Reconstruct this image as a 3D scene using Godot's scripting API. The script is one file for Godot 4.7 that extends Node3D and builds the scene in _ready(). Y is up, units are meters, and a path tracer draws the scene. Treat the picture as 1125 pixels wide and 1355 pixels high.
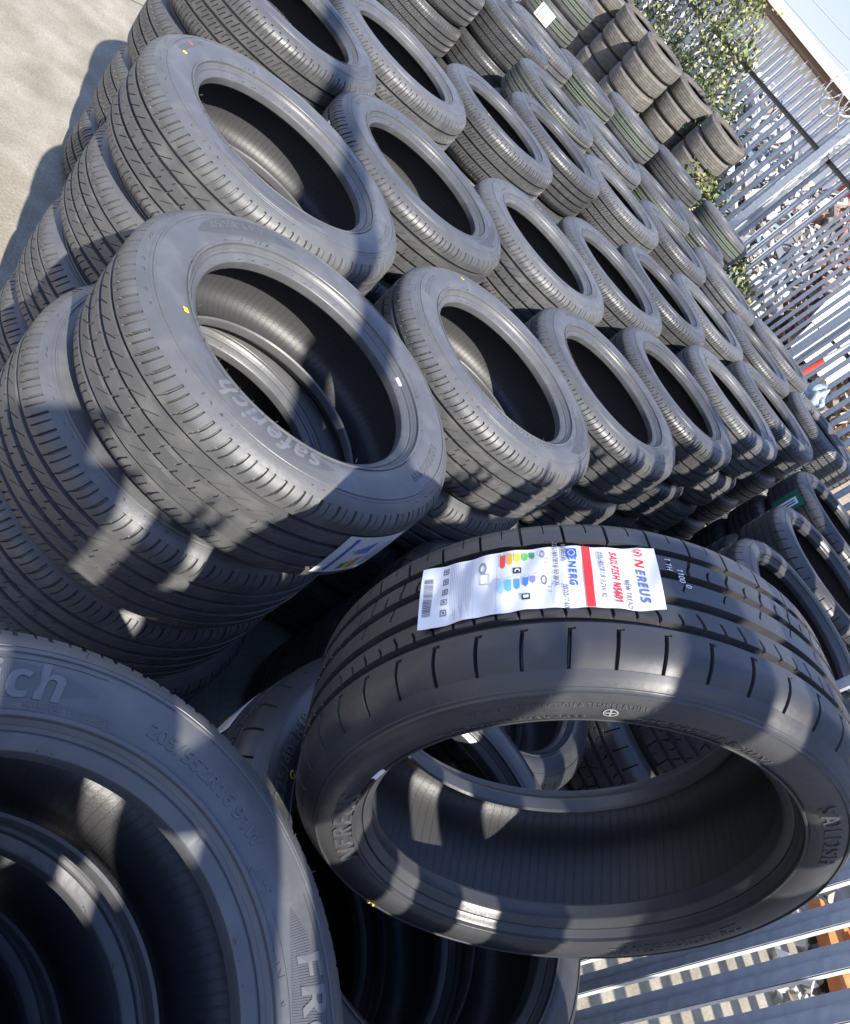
extends Node3D

const CAM_Y := 1.48
var M := {}            # materials
var mesh := {}         # shared meshes
var used := {}         # names already taken at top level
var rng := RandomNumberGenerator.new()
var font_bold: SystemFont
var font_plain: SystemFont

# ------------------------------------------------------------------ helpers
func W(r: float, y: float, f: float) -> Vector3:      # right, up, forward of the photographer
	return Vector3(r, y, -f)

func ground_y(f: float) -> float:
	return 0.025 * clampf(f - 2.4, 0.0, 6.0)

func numbered(called: String) -> String:
	if not used.has(called):
		used[called] = 0
		return called
	used[called] += 1
	return "%s_%03d" % [called, used[called]]

func thing(called: String, label: String, category: String, group := "") -> Node3D:
	var o := Node3D.new()
	o.name = numbered(called)
	add_child(o)
	o.set_meta("label", label)
	o.set_meta("category", category)
	if group != "":
		o.set_meta("group", group)
	return o

func part(called: String, m: Mesh, mat: Material, parent: Node, xf := Transform3D()) -> MeshInstance3D:
	var o := MeshInstance3D.new()
	o.name = called
	o.mesh = m
	if mat != null:
		o.material_override = mat
	o.transform = xf
	o.cast_shadow = GeometryInstance3D.SHADOW_CASTING_SETTING_ON
	parent.add_child(o, true)
	return o

func make_mesh(v: PackedVector3Array, idx: PackedInt32Array, uv := PackedVector2Array(), col := PackedColorArray(), flat := false) -> ArrayMesh:
	var n := PackedVector3Array()
	if flat:
		var v2 := PackedVector3Array()
		var c2 := PackedColorArray()
		for i in range(0, idx.size(), 3):
			var a := v[idx[i]]
			var b := v[idx[i + 1]]
			var c := v[idx[i + 2]]
			var nn := (c - a).cross(b - a).normalized()
			for k in 3:
				v2.append(v[idx[i + k]])
				n.append(nn)
				if col.size() > 0:
					c2.append(col[idx[i + k]])
		var ar := []
		ar.resize(Mesh.ARRAY_MAX)
		ar[Mesh.ARRAY_VERTEX] = v2
		ar[Mesh.ARRAY_NORMAL] = n
		if c2.size() > 0:
			ar[Mesh.ARRAY_COLOR] = c2
		var mm := ArrayMesh.new()
		mm.add_surface_from_arrays(Mesh.PRIMITIVE_TRIANGLES, ar)
		return mm
	n.resize(v.size())
	for i in range(0, idx.size(), 3):
		var ia := idx[i]
		var ib := idx[i + 1]
		var ic := idx[i + 2]
		var nn := (v[ic] - v[ia]).cross(v[ib] - v[ia])
		n[ia] += nn
		n[ib] += nn
		n[ic] += nn
	for i in n.size():
		n[i] = n[i].normalized()
	var arr := []
	arr.resize(Mesh.ARRAY_MAX)
	arr[Mesh.ARRAY_VERTEX] = v
	arr[Mesh.ARRAY_NORMAL] = n
	arr[Mesh.ARRAY_INDEX] = idx
	if uv.size() > 0:
		arr[Mesh.ARRAY_TEX_UV] = uv
	if col.size() > 0:
		arr[Mesh.ARRAY_COLOR] = col
	var m := ArrayMesh.new()
	m.add_surface_from_arrays(Mesh.PRIMITIVE_TRIANGLES, arr)
	return m

# a collector of loose triangles with vertex colours
class Tris:
	var v := PackedVector3Array()
	var idx := PackedInt32Array()
	var col := PackedColorArray()
	func quad(a: Vector3, b: Vector3, c: Vector3, d: Vector3, k := Color.WHITE) -> void:
		var s := v.size()
		v.append_array(PackedVector3Array([a, b, c, d]))
		for i in 4:
			col.append(k)
		idx.append_array(PackedInt32Array([s, s + 2, s + 1, s, s + 3, s + 2]))
	func box(xf: Transform3D, size: Vector3, k := Color.WHITE) -> void:
		var h := size * 0.5
		var p := []
		for i in 8:
			p.append(xf * Vector3(h.x * (1 if i & 1 else -1), h.y * (1 if i & 2 else -1), h.z * (1 if i & 4 else -1)))
		quad(p[0], p[2], p[3], p[1], k)
		quad(p[4], p[5], p[7], p[6], k)
		quad(p[0], p[4], p[6], p[2], k)
		quad(p[1], p[3], p[7], p[5], k)
		quad(p[2], p[6], p[7], p[3], k)
		quad(p[0], p[1], p[5], p[4], k)
	func tube(path: PackedVector3Array, r: float, sides := 6, k := Color.WHITE) -> void:
		var s := v.size()
		var up := Vector3(0.31, 0.9, 0.22).normalized()
		for i in path.size():
			var t := (path[mini(i + 1, path.size() - 1)] - path[maxi(i - 1, 0)]).normalized()
			var x := t.cross(up).normalized()
			var y := x.cross(t)
			for j in sides:
				var a := TAU * j / sides
				v.append(path[i] + (x * cos(a) + y * sin(a)) * r)
				col.append(k)
		for i in path.size() - 1:
			for j in sides:
				var a := s + i * sides + j
				var b := s + i * sides + (j + 1) % sides
				idx.append_array(PackedInt32Array([a, b, a + sides, b, b + sides, a + sides]))

func lathe(given: PackedVector2Array, n: int, uvk := Vector2(1, 1)) -> ArrayMesh:
	var profile := PackedVector2Array()          # corners sharper than 22 degrees get two points, so that they stay crisp
	for j in given.size():
		profile.append(given[j])
		if j > 0 and j < given.size() - 1:
			if absf((given[j] - given[j - 1]).angle_to(given[j + 1] - given[j])) > 0.38:
				profile.append(given[j])
	# profile of (radius, y); faces look to the left of its run seen with radius right, y up
	var v := PackedVector3Array()
	var uv := PackedVector2Array()
	var idx := PackedInt32Array()
	var m := profile.size()
	var run := 0.0
	var runs := [0.0]
	for j in range(1, m):
		run += profile[j].distance_to(profile[j - 1])
		runs.append(run)
	for i in n + 1:
		var a := TAU * i / n
		for j in m:
			v.append(Vector3(profile[j].x * cos(a), profile[j].y, -profile[j].x * sin(a)))
			uv.append(Vector2(float(i) / n * uvk.x, runs[j] * uvk.y))
	for i in n:
		for j in m - 1:
			if profile[j] == profile[j + 1]:
				continue
			var a := i * m + j
			var b := (i + 1) * m + j
			idx.append_array(PackedInt32Array([a, b, a + 1, b, b + 1, a + 1]))
	return make_mesh(v, idx, uv)

func spline(pts: Array, per: int) -> PackedVector2Array:
	var out := PackedVector2Array()
	for i in pts.size() - 1:
		var p0: Vector2 = pts[maxi(i - 1, 0)]
		var p1: Vector2 = pts[i]
		var p2: Vector2 = pts[i + 1]
		var p3: Vector2 = pts[mini(i + 2, pts.size() - 1)]
		for k in per:
			out.append(p1.cubic_interpolate(p2, p0, p3, float(k) / per))
	out.append(pts[-1])
	return out

# ------------------------------------------------------------------ textures and materials
func noise_tex(size: int, freq: float, octaves: int, ramp: Gradient, sd: int, normal := false, strength := 4.0) -> NoiseTexture2D:
	var nz := FastNoiseLite.new()
	nz.seed = sd
	nz.noise_type = FastNoiseLite.TYPE_SIMPLEX_SMOOTH
	nz.frequency = freq
	nz.fractal_octaves = octaves
	var t := NoiseTexture2D.new()
	t.width = size
	t.height = size
	t.seamless = true
	t.noise = nz
	if normal:
		t.as_normal_map = true
		t.bump_strength = strength
	elif ramp != null:
		t.color_ramp = ramp
	return t

func ramp_of(stops: Array) -> Gradient:
	var g := Gradient.new()
	var o := PackedFloat32Array()
	var c := PackedColorArray()
	for s in stops:
		o.append(s[0])
		c.append(s[1])
	g.offsets = o
	g.colors = c
	return g

func lin(r: float, g: float, b: float) -> Color:
	return Color(r, g, b).linear_to_srgb()

func plain(c: Color, rough := 0.7, metal := 0.0) -> StandardMaterial3D:
	var m := StandardMaterial3D.new()
	m.albedo_color = c
	m.roughness = rough
	m.metallic = metal
	return m

func rubber(base: Color, dust: Color, rough: float, spec: float, sd: int, amount: float) -> StandardMaterial3D:
	var m := StandardMaterial3D.new()
	var mid := base.lerp(dust, 0.35 * amount)
	m.albedo_texture = noise_tex(512, 0.012, 5, ramp_of([[0.0, base], [0.45, base.lerp(dust, 0.12 * amount)], [0.62, mid], [1.0, base.lerp(dust, amount)]]), sd)
	m.uv1_triplanar = true
	m.uv1_scale = Vector3(2.3, 2.3, 2.3)
	m.roughness = rough
	m.roughness_texture = noise_tex(256, 0.03, 4, ramp_of([[0.0, Color(0.8, 0.8, 0.8)], [1.0, Color(1, 1, 1)]]), sd + 9)
	m.metallic_specular = spec
	m.normal_enabled = true
	m.normal_texture = noise_tex(512, 0.09, 3, null, sd + 3, true, 1.2)
	m.normal_scale = 0.25
	return m

func liner_textures() -> void:
	# moulded diagonal ridges of the bladder on the inside of a tyre, and their fine pebble grain
	var n := 256
	var nz := FastNoiseLite.new()
	nz.seed = 5
	nz.noise_type = FastNoiseLite.TYPE_CELLULAR
	nz.frequency = 0.09
	var im := Image.create(n, n, false, Image.FORMAT_RGBA8)
	var im2 := Image.create(n, n, false, Image.FORMAT_RGBA8)
	for y in n:
		for x in n:
			var h := 0.45
			var d := fposmod(x * 4.0 / n + y * 1.0 / n, 1.0)
			if d < 0.16:
				h = 0.75
			var g := 0.12 * nz.get_noise_2d(x, y)
			im.set_pixel(x, y, Color(h + g * 0.3, h + g * 0.3, h + g * 0.3))
			var q := 0.5 + 0.35 * nz.get_noise_2d(x * 0.8, y * 0.8)
			if fposmod(x * 8.0 / n, 1.0) < 0.1:
				q += 0.2
			im2.set_pixel(x, y, Color(q, q, q))
	im.bump_map_to_normal_map(9.0)
	im2.bump_map_to_normal_map(7.0)
	for k in 2:
		var m := StandardMaterial3D.new()
		m.albedo_color = lin(0.034, 0.034, 0.036)
		m.roughness = 0.50 if k == 0 else 0.55
		m.metallic_specular = 0.55
		m.normal_enabled = true
		m.normal_texture = ImageTexture.create_from_image(im if k == 0 else im2)
		m.normal_scale = 3.5
		M["liner%d" % k] = m

func make_materials() -> void:
	font_bold = SystemFont.new()
	font_bold.font_names = PackedStringArray(["Droid Sans"])
	font_bold.font_weight = 700
	font_plain = SystemFont.new()
	font_plain.font_names = PackedStringArray(["Droid Sans"])
	# rubber of three makers, from fresh black to bloomed grey
	for k in 3:
		var q: float = [0.052, 0.042, 0.066][k]
		M["tread%d" % k] = rubber(lin(q, q * 1.01, q * 1.04), lin(q * 2.6, q * 2.55, q * 2.4), [0.50, 0.46, 0.55][k], 0.5, 11 + k * 5, 0.6)
		M["side%d" % k] = rubber(lin(q * 1.05, q * 1.07, q * 1.12), lin(q * 2.3, q * 2.3, q * 2.25), [0.42, 0.38, 0.47][k], 0.5, 21 + k * 5, 0.55)
	M.tread_clean = rubber(lin(0.030, 0.0305, 0.033), lin(0.08, 0.078, 0.076), 0.44, 0.5, 41, 0.4)
	M.side_clean = rubber(lin(0.033, 0.034, 0.037), lin(0.085, 0.085, 0.085), 0.40, 0.5, 46, 0.4)
	M.tread_old = rubber(lin(0.115, 0.108, 0.098), lin(0.26, 0.24, 0.212), 0.85, 0.3, 51, 0.8)
	M.side_old = rubber(lin(0.085, 0.078, 0.070), lin(0.21, 0.19, 0.165), 0.8, 0.3, 61, 0.7)
	M.letter = plain(lin(0.105, 0.107, 0.112), 0.5)
	M.letter_dark = plain(lin(0.075, 0.077, 0.081), 0.42)
	M.letter_clean = plain(lin(0.052, 0.053, 0.056), 0.42)
	liner_textures()
	M.yellow = plain(lin(0.75, 0.62, 0.02), 0.6)
	M.red = plain(lin(0.65, 0.08, 0.05), 0.6)
	M.white = plain(lin(0.75, 0.75, 0.75), 0.55)
	M.green_paint = plain(lin(0.13, 0.20, 0.10), 0.7)
	M.paper = plain(lin(0.66, 0.66, 0.69), 0.28)
	M.paper.metallic_specular = 0.6
	M.print = plain(Color.WHITE, 0.4)
	M.print.vertex_color_use_as_albedo = true
	M.hair = plain(lin(0.05, 0.05, 0.052), 0.5)
	# galvanised steel
	var g := StandardMaterial3D.new()
	g.albedo_texture = noise_tex(512, 0.02, 4, ramp_of([[0.0, lin(0.42, 0.44, 0.46)], [0.5, lin(0.53, 0.55, 0.57)], [1.0, lin(0.64, 0.66, 0.67)]]), 71)
	g.uv1_triplanar = true
	g.uv1_scale = Vector3(3, 3, 3)
	g.metallic = 0.25
	g.roughness = 0.48
	M.steel = g
	M.dark_steel = plain(lin(0.10, 0.105, 0.11), 0.5, 0.3)
	# concrete yard
	var c := StandardMaterial3D.new()
	c.albedo_texture = noise_tex(1024, 0.006, 6, ramp_of([[0.0, lin(0.19, 0.168, 0.128)], [0.4, lin(0.235, 0.211, 0.163)], [0.6, lin(0.26, 0.235, 0.186)], [1.0, lin(0.315, 0.29, 0.235)]]), 81)
	c.uv1_triplanar = true
	c.uv1_world_triplanar = true
	c.uv1_scale = Vector3(0.8, 0.8, 0.8)
	c.detail_enabled = true
	c.detail_blend_mode = BaseMaterial3D.BLEND_MODE_MUL
	c.detail_uv_layer = BaseMaterial3D.DETAIL_UV_1
	c.detail_albedo = noise_tex(512, 0.2, 3, ramp_of([[0.0, Color(0.84, 0.83, 0.82)], [0.5, Color(0.95, 0.95, 0.95)], [1.0, Color(1, 1, 1)]]), 83)
	c.roughness = 0.92
	c.normal_enabled = true
	c.normal_texture = noise_tex(512, 0.15, 4, null, 85, true, 3.0)
	c.normal_scale = 0.22
	M.concrete = c
	var pm := c.duplicate()
	pm.albedo_texture = noise_tex(512, 0.01, 5, ramp_of([[0.0, lin(0.20, 0.155, 0.10)], [0.5, lin(0.27, 0.215, 0.15)], [1.0, lin(0.33, 0.27, 0.195)]]), 87)
	M.paving = pm
	M.leaf = plain(Color.WHITE, 0.6)
	M.leaf.vertex_color_use_as_albedo = true
	M.leaf.backlight_enabled = true
	M.leaf.backlight = lin(0.10, 0.14, 0.02)
	M.wire = plain(lin(0.62, 0.63, 0.64), 0.4, 0.3)
	M.rust = rubber(lin(0.42, 0.15, 0.05), lin(0.50, 0.26, 0.12), 0.8, 0.3, 91, 0.8)
	M.scrap = plain(Color.WHITE, 0.6)
	M.scrap.vertex_color_use_as_albedo = true

# ------------------------------------------------------------------ tyres
const TY_W := 0.21
const TY_H := 0.105
const TREAD_Y := 0.0885
var side_profile: PackedVector2Array
var profiles := []
var tone := 0

func crown(y: float, R: float) -> float:
	var q := absf(y) / TREAD_Y
	var s := clampf((q - 0.74) / 0.26, 0.0, 1.0)
	return R - 0.0035 * q * q - 0.0125 * s * s

func side_y(r: float) -> float:
	for i in range(1, side_profile.size()):
		var a := side_profile[i - 1]
		var b := side_profile[i]
		if r >= a.x and r <= b.x and b.x > a.x and a.y > 0.079:
			return lerpf(a.y, b.y, (r - a.x) / (b.x - a.x))
	return 0.1

func tread_mesh(R: float, pitches: int, grooves: Array, slots: Array, shear: Callable) -> ArrayMesh:
	# slots: [phase0, phase1, y0, y1, depth]; grooves: [y, half width, depth]
	var e := 0.0005
	var ys := [-TREAD_Y, TREAD_Y]
	var k := -TREAD_Y + 0.005
	while k < TREAD_Y:
		ys.append(k)
		k += 0.006
	for g in grooves:
		for s in [-1, 1]:
			ys.append(g[0] + s * (g[1] + e))
			ys.append(g[0] + s * (g[1] - e * 1.6))
	var pa := e * 2.0 / (TAU * R / pitches)
	var phases := [0.0]
	for s in slots:
		for q in [s[0] - pa, s[0] + pa, s[1] - pa, s[1] + pa]:
			phases.append(fposmod(q, 1.0))
		for q in [s[2] - e, s[2] + e, s[3] - e, s[3] + e]:
			if absf(q) < TREAD_Y:
				ys.append(q)
	ys.sort()
	phases.sort()
	var y2 := [ys[0]]
	for y in ys:
		if y - y2[-1] > 0.0003:
			y2.append(y)
	y2[-1] = TREAD_Y
	var p2 := [phases[0]]
	for p in phases:
		if p - p2[-1] > 0.0015:
			p2.append(p)
	# keep long stretches subdivided so that the round stays round
	var p3 := []
	for i in p2.size():
		p3.append(p2[i])
		var nx: float = p2[i + 1] if i + 1 < p2.size() else 1.0
		if nx - p2[i] > 0.3:
			p3.append((p2[i] + nx) * 0.5)
	var m := y2.size()
	var per := p3.size()
	# depth of one pitch
	var depth := PackedFloat32Array()
	for p in p3:
		for y in y2:
			var d := 0.0
			for g in grooves:
				if absf(y - g[0]) < g[1]:
					d = maxf(d, g[2])
			for s in slots:
				if p > s[0] and p < s[1] and y > s[2] and y < s[3]:
					d = maxf(d, s[4])
			var q := absf(y) / TREAD_Y
			if q > 0.965:
				d *= clampf((1.0 - q) / 0.035, 0.0, 1.0)
			depth.append(d)
	var v := PackedVector3Array()
	var idx := PackedInt32Array()
	var sh := PackedFloat32Array()
	var cr := PackedFloat32Array()
	for y in y2:
		sh.append(shear.call(y))
		cr.append(crown(y, R))
	for i in pitches + 1:
		for j in (per if i < pitches else 1):
			var ph: float = i + p3[j]
			for t in m:
				var a := TAU * (ph + sh[t]) / pitches
				var r := cr[t] - depth[j * m + t]
				v.append(Vector3(r * cos(a), y2[t], -r * sin(a)))
	var ny := PackedFloat32Array()
	for y in y2:
		ny.append(-(crown(y + 0.0005, R) - crown(y - 0.0005, R)) / 0.001)
	var cols := pitches * per
	var V := PackedVector3Array()
	var N := PackedVector3Array()
	V.resize(cols * (m - 1) * 4)
	N.resize(cols * (m - 1) * 4)
	idx.resize(cols * (m - 1) * 6)
	var w := 0
	var x := 0
	for i in cols:
		var da := (i % per) * m
		var db := ((i + 1) % per) * m
		for t in m - 1:
			var a := i * m + t
			var b := a + m
			var p0 := v[a]
			var p1 := v[a + 1]
			var p2_ := v[b]
			var p3_ := v[b + 1]
			V[w] = p0
			V[w + 1] = p1
			V[w + 2] = p2_
			V[w + 3] = p3_
			var d0 := depth[da + t]
			if d0 == depth[da + t + 1] and d0 == depth[db + t] and d0 == depth[db + t + 1]:
				N[w] = Vector3(p0.x / R, ny[t], p0.z / R).normalized()
				N[w + 1] = Vector3(p1.x / R, ny[t + 1], p1.z / R).normalized()
				N[w + 2] = Vector3(p2_.x / R, ny[t], p2_.z / R).normalized()
				N[w + 3] = Vector3(p3_.x / R, ny[t + 1], p3_.z / R).normalized()
			else:
				var f := (p3_ - p0).cross(p1 - p2_).normalized()
				if f.dot(Vector3(p0.x, 0.0, p0.z)) < 0.0:
					f = -f
				N[w] = f
				N[w + 1] = f
				N[w + 2] = f
				N[w + 3] = f
			idx[x] = w
			idx[x + 1] = w + 1
			idx[x + 2] = w + 2
			idx[x + 3] = w + 2
			idx[x + 4] = w + 1
			idx[x + 5] = w + 3
			w += 4
			x += 6
	var arr := []
	arr.resize(Mesh.ARRAY_MAX)
	arr[Mesh.ARRAY_VERTEX] = V
	arr[Mesh.ARRAY_NORMAL] = N
	arr[Mesh.ARRAY_INDEX] = idx
	var am := ArrayMesh.new()
	am.add_surface_from_arrays(Mesh.PRIMITIVE_TRIANGLES, arr)
	return am

func build_tyre_meshes() -> void:
	var R := 0.316
	# the same section with a tall and with a low sidewall
	for k in 2:
		var sq := func(p: Vector2) -> Vector2:
			return p if k == 0 else Vector2(0.300 - (0.300 - p.x) * 0.76, p.y)
		# bead toe up over the lip, the rim line, the lettered band and the shoulder
		var raw := [Vector2(0.2050, 0.060), Vector2(0.2022, 0.063), Vector2(0.2016, 0.070), Vector2(0.2016, 0.0765), Vector2(0.2021, 0.0785), Vector2(0.2032, 0.0800),
			Vector2(0.2075, 0.0833), Vector2(0.2122, 0.0866), Vector2(0.2130, 0.0866), Vector2(0.2136, 0.0852), Vector2(0.2150, 0.0852), Vector2(0.2156, 0.0872),
			Vector2(0.2184, 0.0898), Vector2(0.2192, 0.0916), Vector2(0.2224, 0.0950), Vector2(0.2229, 0.0988), Vector2(0.2236, 0.0998), Vector2(0.2262, 0.1006), Vector2(0.2271, 0.1002), Vector2(0.2277, 0.0984),
			Vector2(0.2300, 0.0996), Vector2(0.2360, 0.1022), Vector2(0.2440, 0.1040), Vector2(0.2530, 0.1047), Vector2(0.2620, 0.1044), Vector2(0.2700, 0.1032), Vector2(0.2778, 0.1012),
			Vector2(0.2782, 0.1024), Vector2(0.2790, 0.1027), Vector2(0.2808, 0.1022), Vector2(0.2813, 0.1006), Vector2(0.2818, 0.1000), Vector2(0.2840, 0.0992), Vector2(0.2845, 0.0996), Vector2(0.2856, 0.0990), Vector2(0.2860, 0.0982),
			Vector2(0.2905, 0.0958), Vector2(0.2950, 0.0926), Vector2(0.3000, TREAD_Y)]
		var sp := PackedVector2Array()
		var rev := PackedVector2Array()
		for p in raw:
			sp.append(sq.call(p))
		for i in range(sp.size() - 1, -1, -1):
			rev.append(Vector2(sp[i].x, -sp[i].y))
		profiles.append(sp)
		mesh["side_top%d" % k] = lathe(sp, 160)
		mesh["side_bottom%d" % k] = lathe(rev, 160)
		var lp := [Vector2(0.2050, 0.060), Vector2(0.214, 0.066), Vector2(0.226, 0.080), Vector2(0.243, 0.0935), Vector2(0.262, 0.0955), Vector2(0.282, 0.089), Vector2(0.296, 0.072), Vector2(0.3005, 0.045), Vector2(0.302, 0.0)]
		var full := []
		for p in lp:
			var q: Vector2 = sq.call(p)
			full.append(Vector2(q.x, -q.y))
		for i in range(lp.size() - 2, -1, -1):
			full.append(sq.call(lp[i]))
		mesh["liner%d" % k] = lathe(spline(full, 3), 128, Vector2(36.0, 9.0))
	side_profile = profiles[0]
	# pattern with swept shoulder slots, four rings and long slanting slits in the ribs
	var sl := func(y: float) -> float:
		var q := absf(y)
		var a := 0.35 * minf(q, 0.0205) / 0.0205 + 1.15 * clampf((q - 0.0205) / 0.025, 0.0, 1.0)
		var b := clampf((q - 0.049) / 0.0395, 0.0, 1.0)
		return signf(y) * (a + 0.95 * b * (1.0 - 0.45 * b))
	var ns := []
	for k in [-1.0, 1.0]:
		for q in [[0.08, 0.23, 0.066, 0.0884, 0.0065], [0.10, 0.20, 0.059, 0.066, 0.0055], [0.13, 0.17, 0.0535, 0.059, 0.004], [0.56, 0.60, 0.058, 0.0884, 0.0045],
				[0.28, 0.34, 0.0210, 0.0370, 0.0058], [0.80, 0.83, 0.0300, 0.0440, 0.0045]]:
			ns.append([q[0], q[1], q[2] if k > 0 else -q[3], q[3] if k > 0 else -q[2], q[4]])
	ns.append([0.50, 0.56, -0.0119, -0.002, 0.005])
	ns.append([0.18, 0.24, 0.002, 0.0119, 0.005])
	mesh.tread_notched = tread_mesh(R, 62, [[-0.0484, 0.0040, 0.0090], [-0.0162, 0.0048, 0.0095], [0.0162, 0.0048, 0.0095], [0.0484, 0.0040, 0.0090]], ns, sl)
	# pattern with broad shoulder blocks, three grooves and dense sipes
	var sl2 := func(y: float) -> float:
		var q := absf(y)
		return signf(y) * (0.9 * minf(q, 0.044) / 0.044 + 0.45 * clampf((q - 0.044) / 0.0445, 0.0, 1.0))
	var ns2 := []
	for k in [-1.0, 1.0]:
		for q in [[0.08, 0.24, 0.058, 0.0884, 0.006], [0.12, 0.20, 0.047, 0.058, 0.005], [0.56, 0.63, 0.0475, 0.082, 0.0045],
				[0.30, 0.38, 0.010, 0.0345, 0.0055], [0.80, 0.86, 0.006, 0.026, 0.0045]]:
			ns2.append([q[0], q[1], q[2] if k > 0 else -q[3], q[3] if k > 0 else -q[2], q[4]])
	mesh.tread_sliced = tread_mesh(R, 76, [[-0.0405, 0.0044, 0.009], [-0.001, 0.0046, 0.009], [0.0405, 0.0044, 0.009]], ns2, sl2)
	# sporty pattern: four wide grooves, hooked transverse slots
	var sl3 := func(y: float) -> float:
		var q := absf(y)
		return 0.30 * absf(fposmod(q / 0.026, 1.0) - 0.5) if q < 0.045 else 0.12 + 0.10 * (q - 0.045) / 0.04
	mesh.tread_sport = tread_mesh(R, 46,
		[[-0.0455, 0.0042, 0.0075], [-0.0160, 0.0050, 0.0078], [0.0160, 0.0050, 0.0078], [0.0455, 0.0042, 0.0075]],
		[[0.10, 0.155, 0.056, 0.0884, 0.0075], [0.02, 0.17, 0.0550, 0.0572, 0.0035], [0.60, 0.615, 0.066, 0.084, 0.0015],
		[0.10, 0.145, -0.0880, -0.050, 0.006], [0.55, 0.575, -0.0880, -0.062, 0.003],
		[0.30, 0.335, 0.026, 0.0415, 0.005], [0.80, 0.825, 0.030, 0.0415, 0.004], [0.30, 0.335, -0.0415, -0.021, 0.005], [0.80, 0.83, -0.034, -0.021, 0.004],
		[0.52, 0.55, -0.0115, 0.002, 0.004]], sl3)
	# worn van tyre: five shallow rings and small nicks
	var sl4 := func(y: float) -> float: return 0.2 * sin(y * 90.0)
	mesh.tread_worn = tread_mesh(R, 60,
		[[-0.056, 0.0022, 0.004], [-0.028, 0.0026, 0.0045], [0.0, 0.0026, 0.0045], [0.028, 0.0026, 0.0045], [0.056, 0.0022, 0.004]],
		[[0.30, 0.38, 0.060, 0.078, 0.0014], [0.30, 0.38, -0.078, -0.060, 0.0014], [0.70, 0.76, 0.008, 0.024, 0.001], [0.70, 0.76, -0.024, -0.008, 0.001]], sl4)
	# little rubber hairs left by the mould's vents
	var t := Tris.new()
	for i in 110:
		var a := rng.randf() * TAU
		var kind := i % 4
		var r := 0.0
		var y := 0.0
		var dir := Vector3.ZERO
		var out := Vector3(cos(a), 0, -sin(a))
		if kind == 0:
			r = 0.203
			y = 0.083
			dir = -out * 0.7 + Vector3.UP
		elif kind == 1:
			r = 0.2275
			y = 0.0985
			dir = Vector3.UP + out * rng.randf_range(-0.4, 0.4)
		elif kind == 2:
			y = rng.randf_range(-0.08, 0.08)
			r = crown(y, R) - 0.001
			dir = out
		else:
			r = 0.290
			y = 0.0960
			dir = out * 0.6 + Vector3.UP
		var b := out * r + Vector3.UP * y
		var bend := Vector3(rng.randf_range(-1, 1), rng.randf_range(-1, 1), rng.randf_range(-1, 1)) * 0.4
		t.tube(PackedVector3Array([b, b + dir.normalized() * 0.003, b + (dir.normalized() + bend).normalized() * rng.randf_range(0.005, 0.008)]), 0.0004, 3)
	mesh.hairs = make_mesh(t.v, t.idx)

# maps flat drawings onto a tyre: (x along the text, y up the text, z off the surface)
func on_side(phi: float, r0: float) -> Callable:
	return func(p: Vector3) -> Vector3:
		var r := r0 + p.y
		var a := phi - p.x / (r0 + 0.01)
		return Vector3(r * cos(a), side_y(r) + p.z, -r * sin(a))

func on_tread(phi0: float, y0: float, R: float, across: bool) -> Callable:
	return func(p: Vector3) -> Vector3:
		var y: float
		var a: float
		if across:                       # text runs across the tread, its tops towards smaller angles
			y = y0 + p.x
			a = phi0 - p.y / R
		else:
			y = y0 + p.y
			a = phi0 + p.x / R
		var r := crown(clampf(y, -TREAD_Y, TREAD_Y), R) + p.z
		return Vector3(r * cos(a), y, -r * sin(a))

func text_arrays(s: String, h: float, depth: float, bold := true) -> Array:
	var t := TextMesh.new()
	t.text = s
	t.font = font_bold if bold else font_plain
	t.font_size = 64
	t.pixel_size = h / 46.0
	t.depth = depth
	t.curve_step = 1.5
	return t.get_mesh_arrays()

func add_text(tr: Tris, s: String, h: float, depth: float, at: Vector3, mapper: Callable, k := Color.WHITE, bold := true, squeeze := 1.0, slant := 0.0) -> void:
	var ar := text_arrays(s, h, maxf(depth, 0.0002), bold)
	var vs: PackedVector3Array = ar[Mesh.ARRAY_VERTEX]
	var ix: PackedInt32Array = ar[Mesh.ARRAY_INDEX]
	var off := tr.v.size()
	for p in vs:
		var q := Vector3(p.x * squeeze + p.y * slant, p.y, p.z + depth * 0.5) + at
		tr.v.append(mapper.call(q))
		tr.col.append(k)
	for i in ix:
		tr.idx.append(off + i)

func add_patch(tr: Tris, x0: float, y0: float, x1: float, y1: float, z: float, mapper: Callable, k := Color.WHITE, nx := 8, ny := 2) -> void:
	var off := tr.v.size()
	for i in nx + 1:
		for j in ny + 1:
			tr.v.append(mapper.call(Vector3(lerpf(x0, x1, float(i) / nx), lerpf(y0, y1, float(j) / ny), z)))
			tr.col.append(k)
	for i in nx:
		for j in ny:
			var a := off + i * (ny + 1) + j
			var b := a + ny + 1
			tr.idx.append_array(PackedInt32Array([a, a + 1, b, b, a + 1, b + 1]))

func add_ring(tr: Tris, c: Vector3, r: float, w: float, mapper: Callable, k := Color.WHITE) -> void:
	var off := tr.v.size()
	var n := 20
	for i in n + 1:
		var a := TAU * i / n
		for q in [r - w, r]:
			tr.v.append(mapper.call(c + Vector3(cos(a) * q, sin(a) * q * 0.8, 0)))
			tr.col.append(k)
	for i in n:
		var a := off + i * 2
		tr.idx.append_array(PackedInt32Array([a, a + 1, a + 2, a + 2, a + 1, a + 3]))

func tris_mesh(t: Tris, flat := true) -> ArrayMesh:
	return make_mesh(t.v, t.idx, PackedVector2Array(), t.col, flat)

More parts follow.
